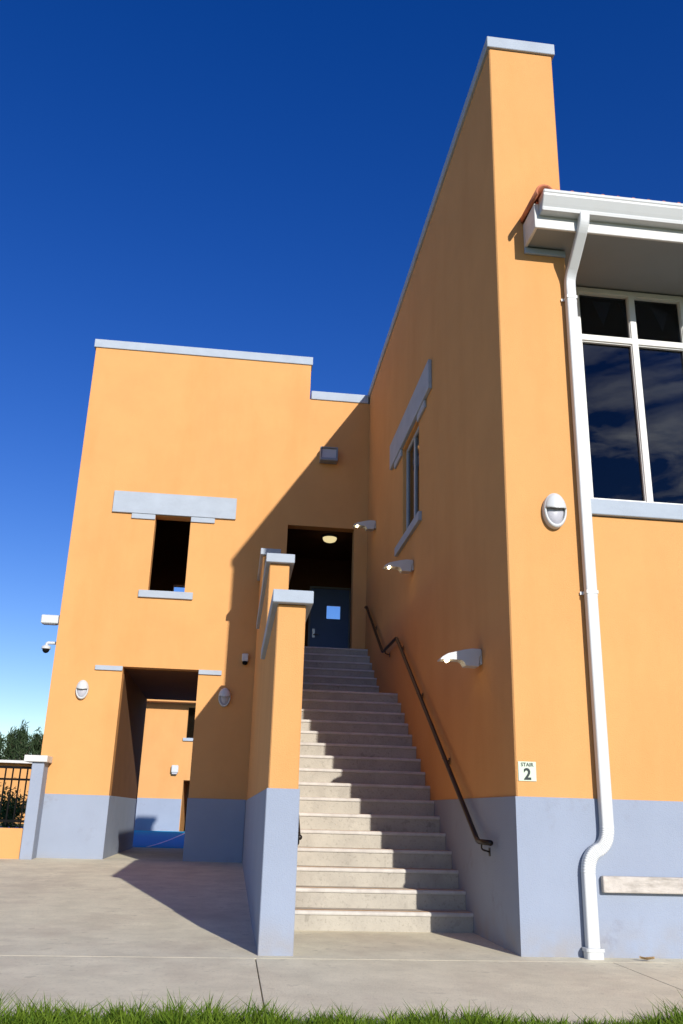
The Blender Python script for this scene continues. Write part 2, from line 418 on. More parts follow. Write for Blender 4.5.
# eave: fascia, soffit, gutter, tiles
obj('fascia', csg([(0.30, 0.332, -0.36, -0.002, 6.74, 7.03), (0.332, XE + 0.3, -0.36, -0.33, 6.74, 7.03)]), M['trim'], right, bevel=0.005)
obj('soffit', csg([(0.333, XE + 0.3, -0.329, -0.003, 6.752, 6.768), (W + 0.002, XE + 0.3, -0.003, 0.75, 6.752, 6.768)]), M['soffit'], right)
obj('frieze', csg([(0.30, W - 0.002, -0.028, -0.001, 6.665, 6.738)]), M['coping'], right, bevel=0.004)
gp = [(-0.362, 6.885), (-0.362, 7.085), (-0.372, 7.085), (-0.374, 6.90), (-0.434, 6.90), (-0.448, 6.925), (-0.472, 6.965), (-0.510, 7.03), (-0.516, 7.07), (-0.506, 7.07), (-0.506, 7.085), (-0.528, 7.085), (-0.530, 7.055), (-0.522, 7.045), (-0.518, 7.025), (-0.480, 6.955), (-0.462, 6.925), (-0.466, 6.912), (-0.458, 6.885)]
g = prism(gp, 0, 0.355, XE + 0.3)
gc = [(-0.364, 6.89), (-0.364, 7.08), (-0.524, 7.08), (-0.514, 7.025), (-0.476, 6.955), (-0.458, 6.925), (-0.456, 6.89)]
prism(gc, 0, 0.350, 0.358, g)
gut = obj('gutter', g, M['white'], right)
# roof deck
SL = math.tan(math.radians(15))
def roof_z(y): return 7.05 + (y + 0.40) * SL
yr = 4.5
deck = prism([(-0.34, roof_z(-0.34) - 0.05), (-0.34, roof_z(-0.34)), (0.0, roof_z(0.0)), (0.0, roof_z(0) - 0.07)], 0, 0.335, XE + 0.3)
deck = prism([(0.004, roof_z(0) - 0.2), (0.004, roof_z(0.004)), (yr, roof_z(yr)), (9.2, roof_z(yr) - (9.2 - yr) * SL), (9.2, roof_z(yr) - (9.2 - yr) * SL - 0.15), (yr, roof_z(yr) - 0.2)], 0, W + 0.03, XE + 0.3, bm=deck)
roof = obj('roof', deck, M['tile'], right)
tb = bmesh.new()
pitch = 0.165; row = 0.36; nrow = 14
for k in range(nrow):
    y0 = -0.455 + k * row; y1 = y0 + row + 0.03
    xs0 = 0.46 if y1 < 0.02 else W + 0.035
    if k == 1: y1 = min(y1, -0.004) if y0 < 0 else y1; xs0 = 0.46
    nseg = 10
    for xstart, ya, yb in ([(xs0, y0, y1)] if k != 1 else [(0.46, y0, -0.004), (W + 0.035, -0.004, y0 + row + 0.03)]):
        nb = int((XE + 0.3 - xstart) / pitch)
        prev = None
        for i in range(nb * nseg + 1):
            x = xstart + i * pitch / nseg
            ph = (i % nseg) / nseg if i < nb * nseg else 0
            if ph < 0.68: z = 0.012 + 0.072 * math.sin(PI * ph / 0.68)
            else: z = 0.012 - 0.018 * math.sin(PI * (ph - 0.68) / 0.32)
            jit = 0.006 * math.sin(i // nseg * 12.9 + k * 7.1)
            cur = [tb.verts.new((x, ya + jit, roof_z(ya) + z + 0.035)), tb.verts.new((x, yb + jit, roof_z(yb) + z + 0.012))]
            if prev: tb.faces.new((prev[0], cur[0], cur[1], prev[1]))
            prev = cur
tiles = obj('roof_tiles', tb, M['tile'], roof, smooth=True)
vt = bmesh.new(); prev = None
for i in range(13):
    a = math.radians(-25 + 230 * i / 12)
    cx_, cz_ = 0.372 - 0.088 * math.cos(a), 0.088 * math.sin(a)
    cur = [vt.verts.new((cx_, y, 7.062 + cz_ + dz)) for y, dz in ((-0.50, 0.0), (-0.004, 0.03))]
    if prev: vt.faces.new((prev[0], cur[0], cur[1], prev[1]))
    prev = cur
vtile = obj('verge_tile', vt, M['tile'], roof, smooth=True)
vs_ = vtile.modifiers.new('thick', 'SOLIDIFY'); vs_.thickness = 0.022; vs_.offset = 0
sm = tiles.modifiers.new('thick', 'SOLIDIFY'); sm.thickness = 0.016; sm.offset = 0

# bunting inside the classroom
for i, x in enumerate([1.42, 1.74, 2.12, 2.42, 2.72, 3.05, 3.35, 3.7, 4.05, 4.4]):
    z = 6.62 + 0.02 * math.sin(i * 1.7)
    b = prism([(x - 0.11, z), (x + 0.11, z), (x + 0.005, z - 0.30)], 1, 0.66 + 0.02 * (i % 2), 0.664 + 0.02 * (i % 2))
    tag(obj('pennant', b, M['pennant']), 'pale paper pennant on a string inside the dark upper window panes', 'pennant', 'pennants strung behind the window')

# downspout
dp = []
def arc(c0, c1, c2, n):   # quadratic corner
    return [Vector(c0) * (1 - t) ** 2 + Vector(c1) * 2 * t * (1 - t) + Vector(c2) * t * t for t in [i / n for i in range(n + 1)]]
X1, X2 = 0.752, 0.566; YD = -0.062
dp += arc((0.795, -0.43, 6.90), (0.795, -0.43, 6.80), (0.785, -0.37, 6.72), 8)
dp += arc((0.765, -0.14, 6.46), (X1, YD, 6.38), (X1, YD, 6.28), 8)
dp += [Vector((X1, YD, z)) for z in (5.2, 4.0, 2.6, 1.4)]
dp += arc((X1, YD, 1.00), (X1, YD, 0.86), (0.66, YD, 0.815), 26)
dp += arc((0.655, YD, 0.812), (X2, YD, 0.77), (X2, YD, 0.62), 26)
dp += [Vector((X2, YD, z)) for z in (0.4, 0.02)]
def rr(w, h, r=0.015):
    o = []
    for cx, cy, a0 in ((w / 2 - r, h / 2 - r, 0), (-w / 2 + r, h / 2 - r, 90), (-w / 2 + r, -h / 2 + r, 180), (w / 2 - r, -h / 2 + r, 270)):
        for i in range(4):
            a = math.radians(a0 + 30 * i); o.append((cx + r * math.cos(a), cy + r * math.sin(a)))
    return o
prof = []
for q in rr(0.078, 0.105): prof.append(q)
sc = []
for p in dp:
    sc.append(1.0)
for i in list(range(23, 48)) + list(range(50, 75)):
    if i < len(sc): sc[i] = 1.04 if i % 2 else 0.975
ds = thing('downspout', 'long white metal downspout running from the gutter to the pavement', 'downspout', (X2, YD, 0))
obj('pipe', sweep(dp, prof, up=Vector((0, -1, 0)), scales=sc), M['white'], ds)
lip = sweep([(X2, YD - 0.012, -0.0), (X2, YD - 0.012, 0.052), (X2, YD - 0.012, 0.055), (X2, YD - 0.012, 0.08)], rr(0.118, 0.150, 0.03), up=Vector((0, -1, 0)), scales=[0.95, 0.95, 1.06, 1.06])
obj('collar', lip, M['white'], ds)
for z in (6.12, 3.0):
    obj('strap', csg([(X1 - 0.085, X1 + 0.085, YD + 0.042, YD + 0.0475, z, z + 0.03), (X1 - 0.056, X1 + 0.056, YD - 0.0425, YD - 0.0395, z, z + 0.03),
                      (X1 - 0.0565, X1 - 0.0535, YD - 0.0395, YD + 0.042, z, z + 0.03), (X1 + 0.0535, X1 + 0.0565, YD - 0.0395, YD + 0.042, z, z + 0.03)]), M['white'], ds)

# ------------------------------------------------------------------ the tower at the back
tower = thing('entrance_tower', 'orange stucco entrance tower with stepped parapet, passage and open upper doorway', 'building', (-3.5, D + 1, GZ))
YB = 14.0
tw = csg([(-5.79, -1.28, D, D + .25, -0.2, 10.1), (-1.28, 0.3, D, D + .25, -0.2, 9.295),
          (-5.79, -4.53, D + .25, YB, -.2, 3.51), (-3.0, -2.1, D + .25, YB, -.2, 3.51), (-5.79, -2.1, D + .25, YB, 3.51, 3.98),
          (-5.79, -5.54, D + .25, YB, 3.98, 9.6), (-2.35, -2.1, D + .25, YB, 3.98, 9.6), (-5.54, -2.35, YB - .25, YB, 3.98, 9.6), (-5.54, -2.35, D + .25, YB - .25, 9.4, 9.6)],
         [(-4.53, -3.139, D - 1, D + .25, -1, 3.509), (-4.22, -3.53, D - 1, D + .25, 4.975, 6.49), (-1.61, -.267, D - 1, D + .25, 3.986, 6.478),
          (-4.13, -3.0, YB - .5, YB + 1, 5.0, 6.27)])
obj('wall', tw, M['orange'], tower, bevel=0.012)
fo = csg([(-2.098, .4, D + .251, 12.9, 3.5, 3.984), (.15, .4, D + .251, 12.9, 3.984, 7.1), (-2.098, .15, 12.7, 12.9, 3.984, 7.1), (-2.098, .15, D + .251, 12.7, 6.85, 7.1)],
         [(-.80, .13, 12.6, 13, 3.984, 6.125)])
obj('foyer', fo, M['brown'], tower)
obj('passage_lining', csg([(-4.5285, -4.521, D + .251, YB, BAND + .011, 3.508), (-4.521, -3.0, D + .251, YB, 3.498, 3.508)]), M['brown'], tower)  # brown wall paint; ceiling sheet added to darken the passage
obj('upper_room_shade_lining', csg([(-5.539, -5.50, D + .251, YB - .251, 3.981, 9.399), (-2.39, -2.351, D + .251, YB - .251, 3.981, 9.399), (-5.50, -2.39, YB - .29, YB - .251, 3.981, 9.399), (-5.50, -2.39, D + .251, YB - .29, 9.36, 9.399)], [(-4.13, -3.0, YB - .5, YB + 1, 5.0, 6.27)]), M['brown'], tower)  # brown sheets added so the room behind the opening looks deeply shaded
obj('base_band', csg([(-5.803, -4.5295, D - .013, D - .0005, -.2, BAND + .01), (-3.1395, -2.1155, D - .013, D - .0005, -.2, BAND + .01), (-5.803, -5.7905, D - .0005, YB, -.2, BAND + .01),
                      (-4.5295, -4.517, D - .013, YB, -.2, BAND + .01), (-3.152, -3.1395, D - .013, D + .2505, -.2, BAND + .01), (-3.013, -3.0005, D + .251, YB, -.2, BAND + .01)]), M['band'], tower, bevel=0.006)
obj('coping', csg([(-5.83, -1.25, D - .03, D + .28, 10.1, 10.285)]), M['coping'], tower, bevel=0.006)
obj('coping', csg([(-1.249, -.032, D - .03, D + .28, 9.295, 9.485)]), M['coping'], tower, bevel=0.006)
ln = csg([(-5.06, -2.655, D - .05, D - .001, 6.505, 6.945)])
ln = csg([(-4.68, -4.222, D - .035, D - .001, 6.40, 6.503), (-3.528, -3.06, D - .035, D - .001, 6.40, 6.503)], bm=ln)
obj('lintel', ln, M['coping'], tower, bevel=0.005)
obj('window_sill', csg([(-4.39, -3.365, D - .05, D + .2, 4.835, 4.972)]), M['coping'], tower, bevel=0.005)
obj('impost_strip', csg([(-5.03, -4.532, D - .035, D - .001, 3.425, 3.51)]), M['coping'], tower, bevel=0.004)
obj('impost_strip', csg([(-3.137, -2.71, D - .035, D - .001, 3.425, 3.51)]), M['coping'], tower, bevel=0.004)
# door at the end of the foyer
fr = obj('door_frame', csg([(-.835, .149, 12.66, 12.72, 3.986, 6.16)], [(-.795, .118, 12, 13, 3.9, 6.12)]), M['greymetal'], tower)
dr = obj('door', csg([(-.793, .116, 12.71, 12.755, 3.99, 6.118)], [(-.41, -.085, 12, 13, 5.40, 5.715)]), M['door'], tower, bevel=0.003)
obj('door_glass', csg([(-.41, -.085, 12.728, 12.734, 5.40, 5.715)]), M['clear'], dr)
hb = csg([(-.735, -.675, 12.698, 12.709, 4.93, 5.14)])
hb = sweep(rounded([(-.705, 12.70, 5.0), (-.705, 12.64, 5.0), (-.59, 12.64, 5.0)], 0.02, 3), circ(0.011, 8), up=Vector((0, 0, 1)), bm=hb)
obj('handle', hb, M['steel'], dr)

# ceiling light in the foyer
cl = thing('ceiling_light', 'round lit ceiling light above the navy door at the stair top', 'ceiling light', (-.585, 10.8, 6.85))
obj('base', lathe([(0.13, 6.849), (0.165, 6.849), (0.165, 6.80), (0.13, 6.80)], 20, (-.585, 10.8, 0)), M['greymetal'], cl)
obj('diffuser', lathe([(0.155, 6.80), (0.15, 6.765), (0.125, 6.73), (0.08, 6.71), (0.01, 6.703)], 20, (-.585, 10.8, 0)), M['ceil_lamp'], cl, smooth=True)

# ------------------------------------------------------------------ staircase
NR, T, R0, Y0 = 23, 0.2761, 0.1733, 1.41
stair = thing('concrete_staircase', 'straight pale concrete staircase of two flights rising to the upper doorway', 'staircase', (-0.93, Y0, 0))
XL, XR = -1.853, -0.015
def step_y(i): return Y0 + (i - 1) * T if i <= 16 else 7.03 + (i - 17) * T
for i in range(1, NR + 1):
    y0 = step_y(i); y1 = step_y(i + 1) if i < NR else D + 0.24
    z1 = i * R0; zb = -0.1 if i == 1 else (i - 1) * R0 - 0.02
    ye = y1 + 0.02 if i < NR else D - 0.003
    xr = -0.0145 if z1 < BAND + 0.1 else -0.001
    b = prism([(y0 + 0.014, zb), (y0 + 0.014, z1 - 0.036), (y0 + 0.036, z1 - 0.036), (y0 + 0.036, z1), (ye, z1), (ye, zb)], 0, XL, xr)
    st = obj('step', b, M['stair'], stair)
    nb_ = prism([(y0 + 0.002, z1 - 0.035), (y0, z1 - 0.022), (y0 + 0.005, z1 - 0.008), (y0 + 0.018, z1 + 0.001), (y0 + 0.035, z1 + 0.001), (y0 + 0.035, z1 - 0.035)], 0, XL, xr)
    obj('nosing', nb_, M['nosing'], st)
    obj('tread_strip', csg([(XL + 0.01, -0.03, y0 + 0.040, y0 + 0.085, z1 - 0.004, z1 + 0.0025)]), M['strip'], st)

# stair parapet, stepped in three
px0, px1 = -2.102, -1.856
par = thing('stair_parapet', 'stepped orange and lavender stucco parapet with pale caps on the left of the stairs', 'wall', (-1.98, 1, 0))
ya, yb, yc = -0.10, 2.95, 7.22
obj('wall', csg([(px0, px1, ya, yb, -0.2, 2.745), (px0, px1, yb, yc, -0.2, 3.955), (px0, px1, yc, D - 0.001, -0.2, 5.28)]), M['orange'], par, bevel=0.01)
obj('base_band', csg([(px0 - .013, px0 - .0005, ya - .0125, D - .014, -.2, BAND), (px0 - .0005, px1 + .0125, ya - .0125, ya - .0005, -.2, BAND), (px1 + .0005, px1 + .0125, ya - .0005, 1.40, -.2, BAND)]), M['band'], par, bevel=0.006)
for y0, y1, z in ((ya, yb, 2.745), (yb, yc, 3.955), (yc, D - 0.015, 5.28)):
    obj('cap', csg([(px0 - .048, px1 + .058, y0 - .07, y1 - (.071 if y1 < 8 else 0), z, z + .112)]), M['coping'], par, bevel=0.006)

# handrails
def handrail(x, wall_x, label, y_end=0.50):
    t = thing('handrail', label, 'handrail', (x, 0.5, 0.8), 'handrails on both sides of the stairs')
    pts = rounded([(x, y_end, 0.832), (x, 0.92, 0.832), (x, 5.20, 3.545), (x, 6.45, 3.545), (x, 8.36, 4.735), (x, 8.50, 4.74)], 0.06, 5)
    pts = [p for p in pts]
    obj('rail', sweep(pts, circ(0.024, 12), up=Vector((0.02, -0.6, 0.8))), M['bronze'], t, smooth=True)
    s = 1 if wall_x > x else -1
    for y, z in ((0.84 if y_end > 0.6 else 0.80, 0.832), (2.3, 1.707), (3.7, 2.595), (5.05, 3.45), (6.2, 3.545), (7.6, 4.262)):
        b = sweep(rounded([(x, y, z - 0.015), (x, y, z - 0.065), (wall_x, y, z - 0.085)], 0.02, 3), circ(0.008, 8), up=Vector((0, 1, 0.01)))
        b = csg([(min(wall_x - s * 0.006, wall_x), max(wall_x - s * 0.006, wall_x), y - 0.022, y + 0.022, z - 0.12, z - 0.05)], bm=b)
        obj('bracket', b, M['bronze'], t)
    return t
handrail(-0.09, -0.014, 'dark bronze handrail along the orange flank wall on the right of the stairs')
handrail(-1.765, px1 + 0.013, 'dark handrail along the inner face of the stepped parapet on the left of the stairs', 0.74)

# ------------------------------------------------------------------ lights and fittings
def dome(a, b, depth, th0, th1, y0, n=20, m=8, close=True, bm=None):
    bm = bm or bmesh.new(); rings = []
    for j in range(m + 1):
        r = 1 - j / m
        ring = []
        for i in range(n + 1):
            t = th0 + (th1 - th0) * i / n
            ring.append(bm.verts.new((a * r * math.cos(t), y0 - depth * math.sqrt(max(0, 1 - r * r)), b * r * math.sin(t))))
        rings.append(ring)
    for r0, r1 in zip(rings, rings[1:]):
        for i in range(n):
            bm.faces.new((r0[i], r0[i + 1], r1[i + 1], r1[i]))
    bmesh.ops.remove_doubles(bm, verts=bm.verts, dist=1e-5)
    return bm
def oval_light(loc, label):
    t = thing('bulkhead_light', label, 'wall light', loc, 'oval eyelid wall lights')
    def put(b):
        bmesh.ops.translate(b, verts=b.verts, vec=loc); return b
    a, b = 0.112, 0.174
    body = bmesh.new(); rings = []
    n = 36
    for k, y in ((1.0, 0.0), (1.0, -0.045), (0.97, -0.062), (0.86, -0.072), (0.80, -0.064), (0.78, -0.03)):
        rings.append([body.verts.new((a * k * math.cos(2 * PI * i / n), y, b * k * math.sin(2 * PI * i / n))) for i in range(n)])
    for r0, r1 in zip(rings, rings[1:]):
        for i in range(n): body.faces.new((r0[i], r0[(i + 1) % n], r1[(i + 1) % n], r1[i]))
    obj('housing', put(body), M['white'], t, smooth=True)
    ey = dome(a * 0.985, b * 0.985, 0.078, 0.08, PI - 0.08, -0.046, close=False)
    e = obj('eyelid', put(ey), M['white'], t, smooth=True)
    s = e.modifiers.new('thick', 'SOLIDIFY'); s.thickness = 0.006; s.offset = -1
    obj('lens', put(dome(a * 0.80, b * 0.80, 0.042, 0, 2 * PI, -0.032, n=30)), M['lens'], t, smooth=True)
    return t
oval_light((0.463, -0.001, 3.797), 'white oval eyelid wall light on the sunlit pier beside the downspout')
oval_light((-5.209, D - 0.001, 3.05), 'white oval eyelid wall light on the tower left of the passage')
oval_light((-2.625, D - 0.001, 3.02), 'white oval eyelid wall light in shade right of the passage')

def spot_light(y, z, label):
    t = thing('spot_bracket', label, 'wall light', (0, y, z), 'lit bracket lights along the stairs')
    w = 0.075
    pr = [(-0.012, 0), (-0.105, 0.002), (-0.18, -0.012), (-0.24, -0.027), (-0.35, -0.057), (-0.405, -0.09), (-0.43, -0.115), (-0.425, -0.124), (-0.33, -0.118), (-0.22, -0.118), (-0.195, -0.132), (-0.17, -0.172), (-0.04, -0.175), (-0.03, -0.075), (-0.012, -0.067)]
    b = bmesh.new()
    prism([(x, zz + z) for x, zz in pr], 1, y - w, y + w, bm=b)
    obj('housing', b, M['white'], t, bevel=0.012, seg=2)
    obj('mount', csg([(-0.03, -0.0005, y - 0.06, y + 0.06, z - 0.15, z - 0.01)]), M['white'], t, bevel=0.004)
    for dy in (-0.055, 0.0):
        lb = bmesh.new()
        bmesh.ops.create_uvsphere(lb, u_segments=10, v_segments=8, radius=0.017)
        bmesh.ops.translate(lb, verts=lb.verts, vec=(-0.355 - 0.0 * dy, y + dy - 0.012, z - 0.125))
        obj('lamp', lb, M['lamp'], t, smooth=True)
    return t
spot_light(0.99, 2.63, 'white bracket light with lit bulbs low on the flank wall, nearest the corner')
spot_light(4.42, 4.52, 'white bracket light with lit bulbs below the flank window, middle of three')
spot_light(8.00, 6.30, 'white bracket light with lit bulbs by the upper doorway, farthest of three')

fl = thing('floodlight', 'grey box floodlight high on the tower wall above the upper doorway', 'floodlight', (-.845, D, 8.0))
obj('housing', csg([(-1.03, -.665, D - .21, D - .001, 7.85, 8.15)], [(-1.0, -.695, D - 1, D - .17, 7.91, 8.12)]), M['greymetal'], fl, bevel=0.01)
obj('lens', csg([(-.998, -.697, D - .172, D - .168, 7.912, 8.118)]), M['lens'], fl)

def cam_box(loc, label, small=False):
    x, y, z = loc
    t = thing('security_camera', label, 'security camera', loc, 'security cameras')
    obj('housing', csg([(x - .06, x + .06, y - .1, y - .001, z - .05, z + .1)]), M['white'], t, bevel=0.02, seg=2)
    obj('dome', lathe([(0.052, z - 0.05), (0.05, z - 0.08), (0.035, z - 0.105), (0.005, z - 0.115)], 14, (x, y - .055, 0)), M['black'], t, smooth=True)
    return t
cam_box((-2.29, D - 0.001, 3.745), 'small white security camera on the shaded tower wall beside the parapet')

# fittings on the tower's left flank
bl = thing('wall_light', 'white box light projecting from the far left edge of the tower', 'wall light', (-5.8, 9.36, 4.36))
obj('housing', csg([(-6.17, -5.792, 9.27, 9.45, 4.29, 4.45)]), M['white'], bl, bevel=0.012)
obj('lens', csg([(-6.13, -5.9, 9.30, 9.42, 4.279, 4.289)]), M['lens'], bl)
dc = thing('dome_camera', 'white dome camera on a bracket at the far left edge of the tower', 'security camera', (-5.8, 9.36, 3.9))
obj('bracket', sweep(rounded([(-5.80, 9.36, 3.93), (-6.02, 9.36, 3.93), (-6.02, 9.36, 3.86)], 0.04, 4), circ(0.03, 10), up=Vector((0, 1, 0.01)), bm=csg([(-5.83, -5.792, 9.28, 9.44, 3.84, 4.02)])), M['white'], dc)
obj('housing', lathe([(0.05, 3.88), (0.085, 3.86), (0.085, 3.815), (0.07, 3.81)], 16, (-6.02, 9.36, 0)), M['white'], dc)
obj('dome', lathe([(0.068, 3.81), (0.06, 3.775), (0.035, 3.745), (0.005, 3.735)], 16, (-6.02, 9.36, 0)), M['black'], dc, smooth=True)

# stair sign
sg = thing('stair_sign', 'small pale mint sign reading STAIR 2 at the corner above the lavender band', 'sign', (0.1, 0, 1.42))
obj('panel', csg([(0.022, 0.180, -0.008, -0.0015, 1.345, 1.506)]), M['sign'], sg, bevel=0.002)
obj('lettering', text_mesh('STAIR', 0.043, (0.101, -0.009, 1.466), bold=0.0006), M['ink'], sg)
obj('lettering', text_mesh('2', 0.128, (0.101, -0.009, 1.360), bold=0.004), M['ink'], sg)

lf = bmesh.new(); prev = None
for k in range(7):
    t = k / 6; wd = 0.028 * math.sin(PI * (0.08 + 0.9 * t)); zc = 0.012 + 0.022 * abs(t - 0.45)
    cur = [lf.verts.new((0.905 + 0.11 * t, -0.17 - 0.03 * t + sgn * wd, zc + abs(sgn) * 0.016)) for sgn in (-1, 0, 1)]
    if prev:
        for a in (0, 1): lf.faces.new((prev[a], prev[a + 1], cur[a + 1], cur[a]))
    prev = cur
M['dry'] = surf('dry_leaf_brown', (0.30, 0.20, 0.10), 0.9, 0.2, 40, 0.0)
tag(obj('dry_leaf', lf, M['dry']), 'curled dry brown leaf on the pavement right of the downspout foot', 'leaf')

# ------------------------------------------------------------------ fence on the left
pl = thing('fence_pillar', 'lavender stucco fence pillar with white cap against the tower corner', 'pillar', (-5.73, 8.85, gz(8.8)))
obj('shaft', csg([(-5.835, -5.63, 8.66, D - 0.014, -0.1, 1.742)]), M['band'], pl, bevel=0.008)
obj('cap', csg([(-5.965, -5.575, 8.59, D - 0.014, 1.743, 1.85)]), M['trim'], pl, bevel=0.006)
fe = thing('fence', 'black iron bar fence on a low orange wall left of the pillar', 'fence', (-8, 8.8, gz(8.8)))
FX0 = -24.0
obj('low_wall', csg([(FX0, -5.837, 8.74, 8.94, -0.1, 0.655)]), M['orange'], fe, bevel=0.01)
obj('rail', csg([(FX0, -5.837, 8.82, 8.86, 1.625, 1.665), (FX0, -5.837, 8.82, 8.86, 1.43, 1.465), (FX0, -5.837, 8.82, 8.86, 0.745, 0.785)]), M['black'], fe)
x = -5.93; n = 0
while n < 100:
    obj('bar', csg([(x - .012, x + .012, 8.8305, 8.8495, 0.70 if n % 18 else 0.65, 1.6245), ]), M['black'], fe); n += 1; x -= 0.122
rest = bmesh.new()
while x > FX0:
    csg([(x - .012, x + .012, 8.8305, 8.8495, 0.70, 1.6245)], bm=rest); x -= 0.122
tag(obj('bars', rest, M['black'], fe), kind='stuff')

# ------------------------------------------------------------------ beyond
fb = thing('courtyard_building', 'sunlit orange building with lavender base across the blue court, seen through the passage', 'building', (-4, 31, GZ))
obj('wall', csg([(-9.4, 4, 30, 36, -.2, 5.2)], [(-4.36, -3.3, 29, 30.4, 3.82, 5.07), (-4.32, -3.2, 29, 36.5, -.3, 2.15)]), M['orange'], fb)
obj('base_band', csg([(-9.4, -4.34, 29.985, 29.999, -.2, 1.42)]), M['band'], fb)
obj('canopy', csg([(-9.7, 4.3, 29.4, 36.3, 5.2, 5.45)]), M['orange'], fb)
obj('window_sill', csg([(-4.48, -3.2, 29.93, 30.2, 3.70, 3.818)]), M['coping'], fb)
obj('pane', csg([(-4.35, -3.31, 30.25, 30.26, 3.83, 5.06)]), M['glass'], fb)
wl = thing('courtyard_light', 'small pale box light on the courtyard wall seen through the passage', 'wall light', (-4.7, 30, 2.55))
obj('housing', csg([(-4.84, -4.56, 29.8, 29.998, 2.42, 2.72)]), M['white'], wl, bevel=0.03)
obj('lens', csg([(-4.80, -4.60, 29.82, 29.96, 2.37, 2.419)]), M['lens'], wl)
ob = thing('low_building', 'low orange building with pale roof edge far behind the iron fence', 'building', (-20, 42, GZ))
obj('wall', csg([(-40, -11.5, 40, 48, -.2, 3.0)], [(-15.4, -14.6, 39, 40.2, .2, 2.3), (-19, -17.5, 39, 40.2, 1.1, 2.4), (-23, -21.5, 39, 40.2, 1.1, 2.4)]), M['orange'], ob)
obj('roof', csg([(-40.3, -11.2, 39.6, 48.3, 3.0, 3.13)]), M['trim'], ob)

def leaves(n, rnd, sampler, size, bm, up=0.0, slim=0.32):
    for _ in range(n):
        p = Vector(sampler()); d = Vector((rnd.gauss(0, 1), rnd.gauss(0, 1), rnd.gauss(0, 1) + up)).normalized()
        e = d.orthogonal().normalized(); e.rotate(__import__('mathutils').Quaternion(d, rnd.uniform(0, 6.28)))
        L = size * rnd.uniform(0.6, 1.4); w = L * slim
        v = [bm.verts.new(p + q) for q in (d * -L * .5, e * w * .5, d * L * .5, e * -w * .5)]
        bm.faces.new(v)

def tree(loc, h, rad, seed, label, mat='needle', dens=5200, group='trees along the far edge'):
    rnd = random.Random(seed)
    t = thing('pine_tree', label, 'tree', loc, group)
    L0 = Vector(loc)
    path = [L0 + Vector((0.15 * rad * math.sin(k * 1.3 + seed), 0.1 * rad * math.cos(k * 1.7 + seed), h * 0.97 * k / 8)) for k in range(9)]
    tk = sweep(path, circ(0.055 * h * .5, 8), up=Vector((0, 1, 0.01)), scales=[1 - 0.11 * k for k in range(9)])
    tips = []
    for k in range(46):
        f = 0.18 + 0.80 * (k / 45) ** 0.9
        a = k * 2.4 + rnd.uniform(-.4, .4)
        reach = rad * (1.05 - f) ** 0.6 * rnd.uniform(0.55, 1.15)
        i = min(7, int(f * 8)); b = path[i].lerp(path[i + 1], f * 8 - i)
        tip = b + Vector((math.cos(a) * reach, math.sin(a) * reach, reach * rnd.uniform(0.7, 1.6)))
        mid = b.lerp(tip, 0.5) + Vector((0, 0, -0.08 * reach))
        sweep([b, mid, tip], circ(0.04, 5), up=Vector((0.1, 0.2, 1)), bm=tk, scales=[1, .7, .25])
        tips.append((b, mid, tip))
    tips.append((path[6], path[7], path[8] + Vector((0, 0, .1 * h))))
    obj('trunk', tk, M['bark'], t)
    cr = bmesh.new()
    def samp():
        b, m, e = rnd.choice(tips); u = rnd.uniform(0.2, 1.05) ** 0.8
        p = b.lerp(m, u * 2) if u < .5 else m.lerp(e, u * 2 - 1)
        s = 0.055 * h * (0.5 + 0.6 * (1 - u))
        return (p.x + rnd.gauss(0, s * .6), p.y + rnd.gauss(0, s * .6), p.z + rnd.gauss(0, s))
    leaves(dens, rnd, samp, 0.42, cr, up=1.3, slim=0.12)
    obj('crown', cr, M[mat], t)
    return t

T_L = 'dark feathery pine tree rising behind the low orange building'
for i, (x, y, h, r) in enumerate([(-17.3, 51, 4.9, 1.1), (-16.5, 52, 5.1, 1.2), (-15.6, 51, 5.4, 1.1), (-14.8, 52, 5.1, 1.1), (-14.0, 51.4, 5.3, 1.2), (-13.2, 52, 5.0, 1.1),
                                  (-12.3, 53, 5.4, .9), (-18.6, 53, 5.6, .9), (-20.2, 52, 5.2, .9), (-22.5, 53, 5.8, 1.0)]):
    tree((x, y, GZ - .1), h, r, 11 + i, T_L, dens=2600)

def shrub(loc, h, rad, seed, label, mat):
    rnd = random.Random(seed)
    t = thing('shrub', label, 'shrub', loc, 'shrubs behind the iron fence')
    L0 = Vector(loc)
    st = bmesh.new(); tips = []
    for k in range(14):
        a = k * 2.4; r = rad * rnd.uniform(.2, .9)
        tip = L0 + Vector((math.cos(a) * r, math.sin(a) * r, h * rnd.uniform(.55, .98)))
        sweep([L0, L0.lerp(tip, .5) + Vector((0, 0, .1)), tip], circ(0.02, 5), up=Vector((.3, .4, .1)), bm=st, scales=[1, .7, .3]); tips.append(tip)
    obj('stem', st, M['bark'], t)
    cr = bmesh.new()
    def samp():
        p = L0.lerp(rnd.choice(tips), rnd.uniform(.35, 1.05)); s = .16 * h
        return (p.x + rnd.gauss(0, s), p.y + rnd.gauss(0, s), max(L0.z + .05, p.z + rnd.gauss(0, s * .7)))
    leaves(1500, rnd, samp, 0.16, cr)
    obj('foliage', cr, M[mat], t)
for i, (x, y, h, r, c) in enumerate([(-11.5, 27, 1.75, .6, 'shrub_red'), (-10.1, 26, 1.3, .6, 'shrub_green'), (-12.9, 28, 1.9, .7, 'shrub_green'), (-14.5, 27, 1.7, .9, 'shrub_red'), (-16.2, 28, 2.0, 1.0, 'shrub_green')]):
    shrub((x, y, GZ - .05), h, r, 70 + i, 'reddish leafy shrub seen through the black fence bars' if c == 'shrub_red' else 'green leafy shrub seen through the black fence bars', M and c)
shrub((-4.2, 38.5, GZ - .05), 2.6, 1.1, 90, 'green shrub showing through the doorway of the courtyard building', 'shrub_green')

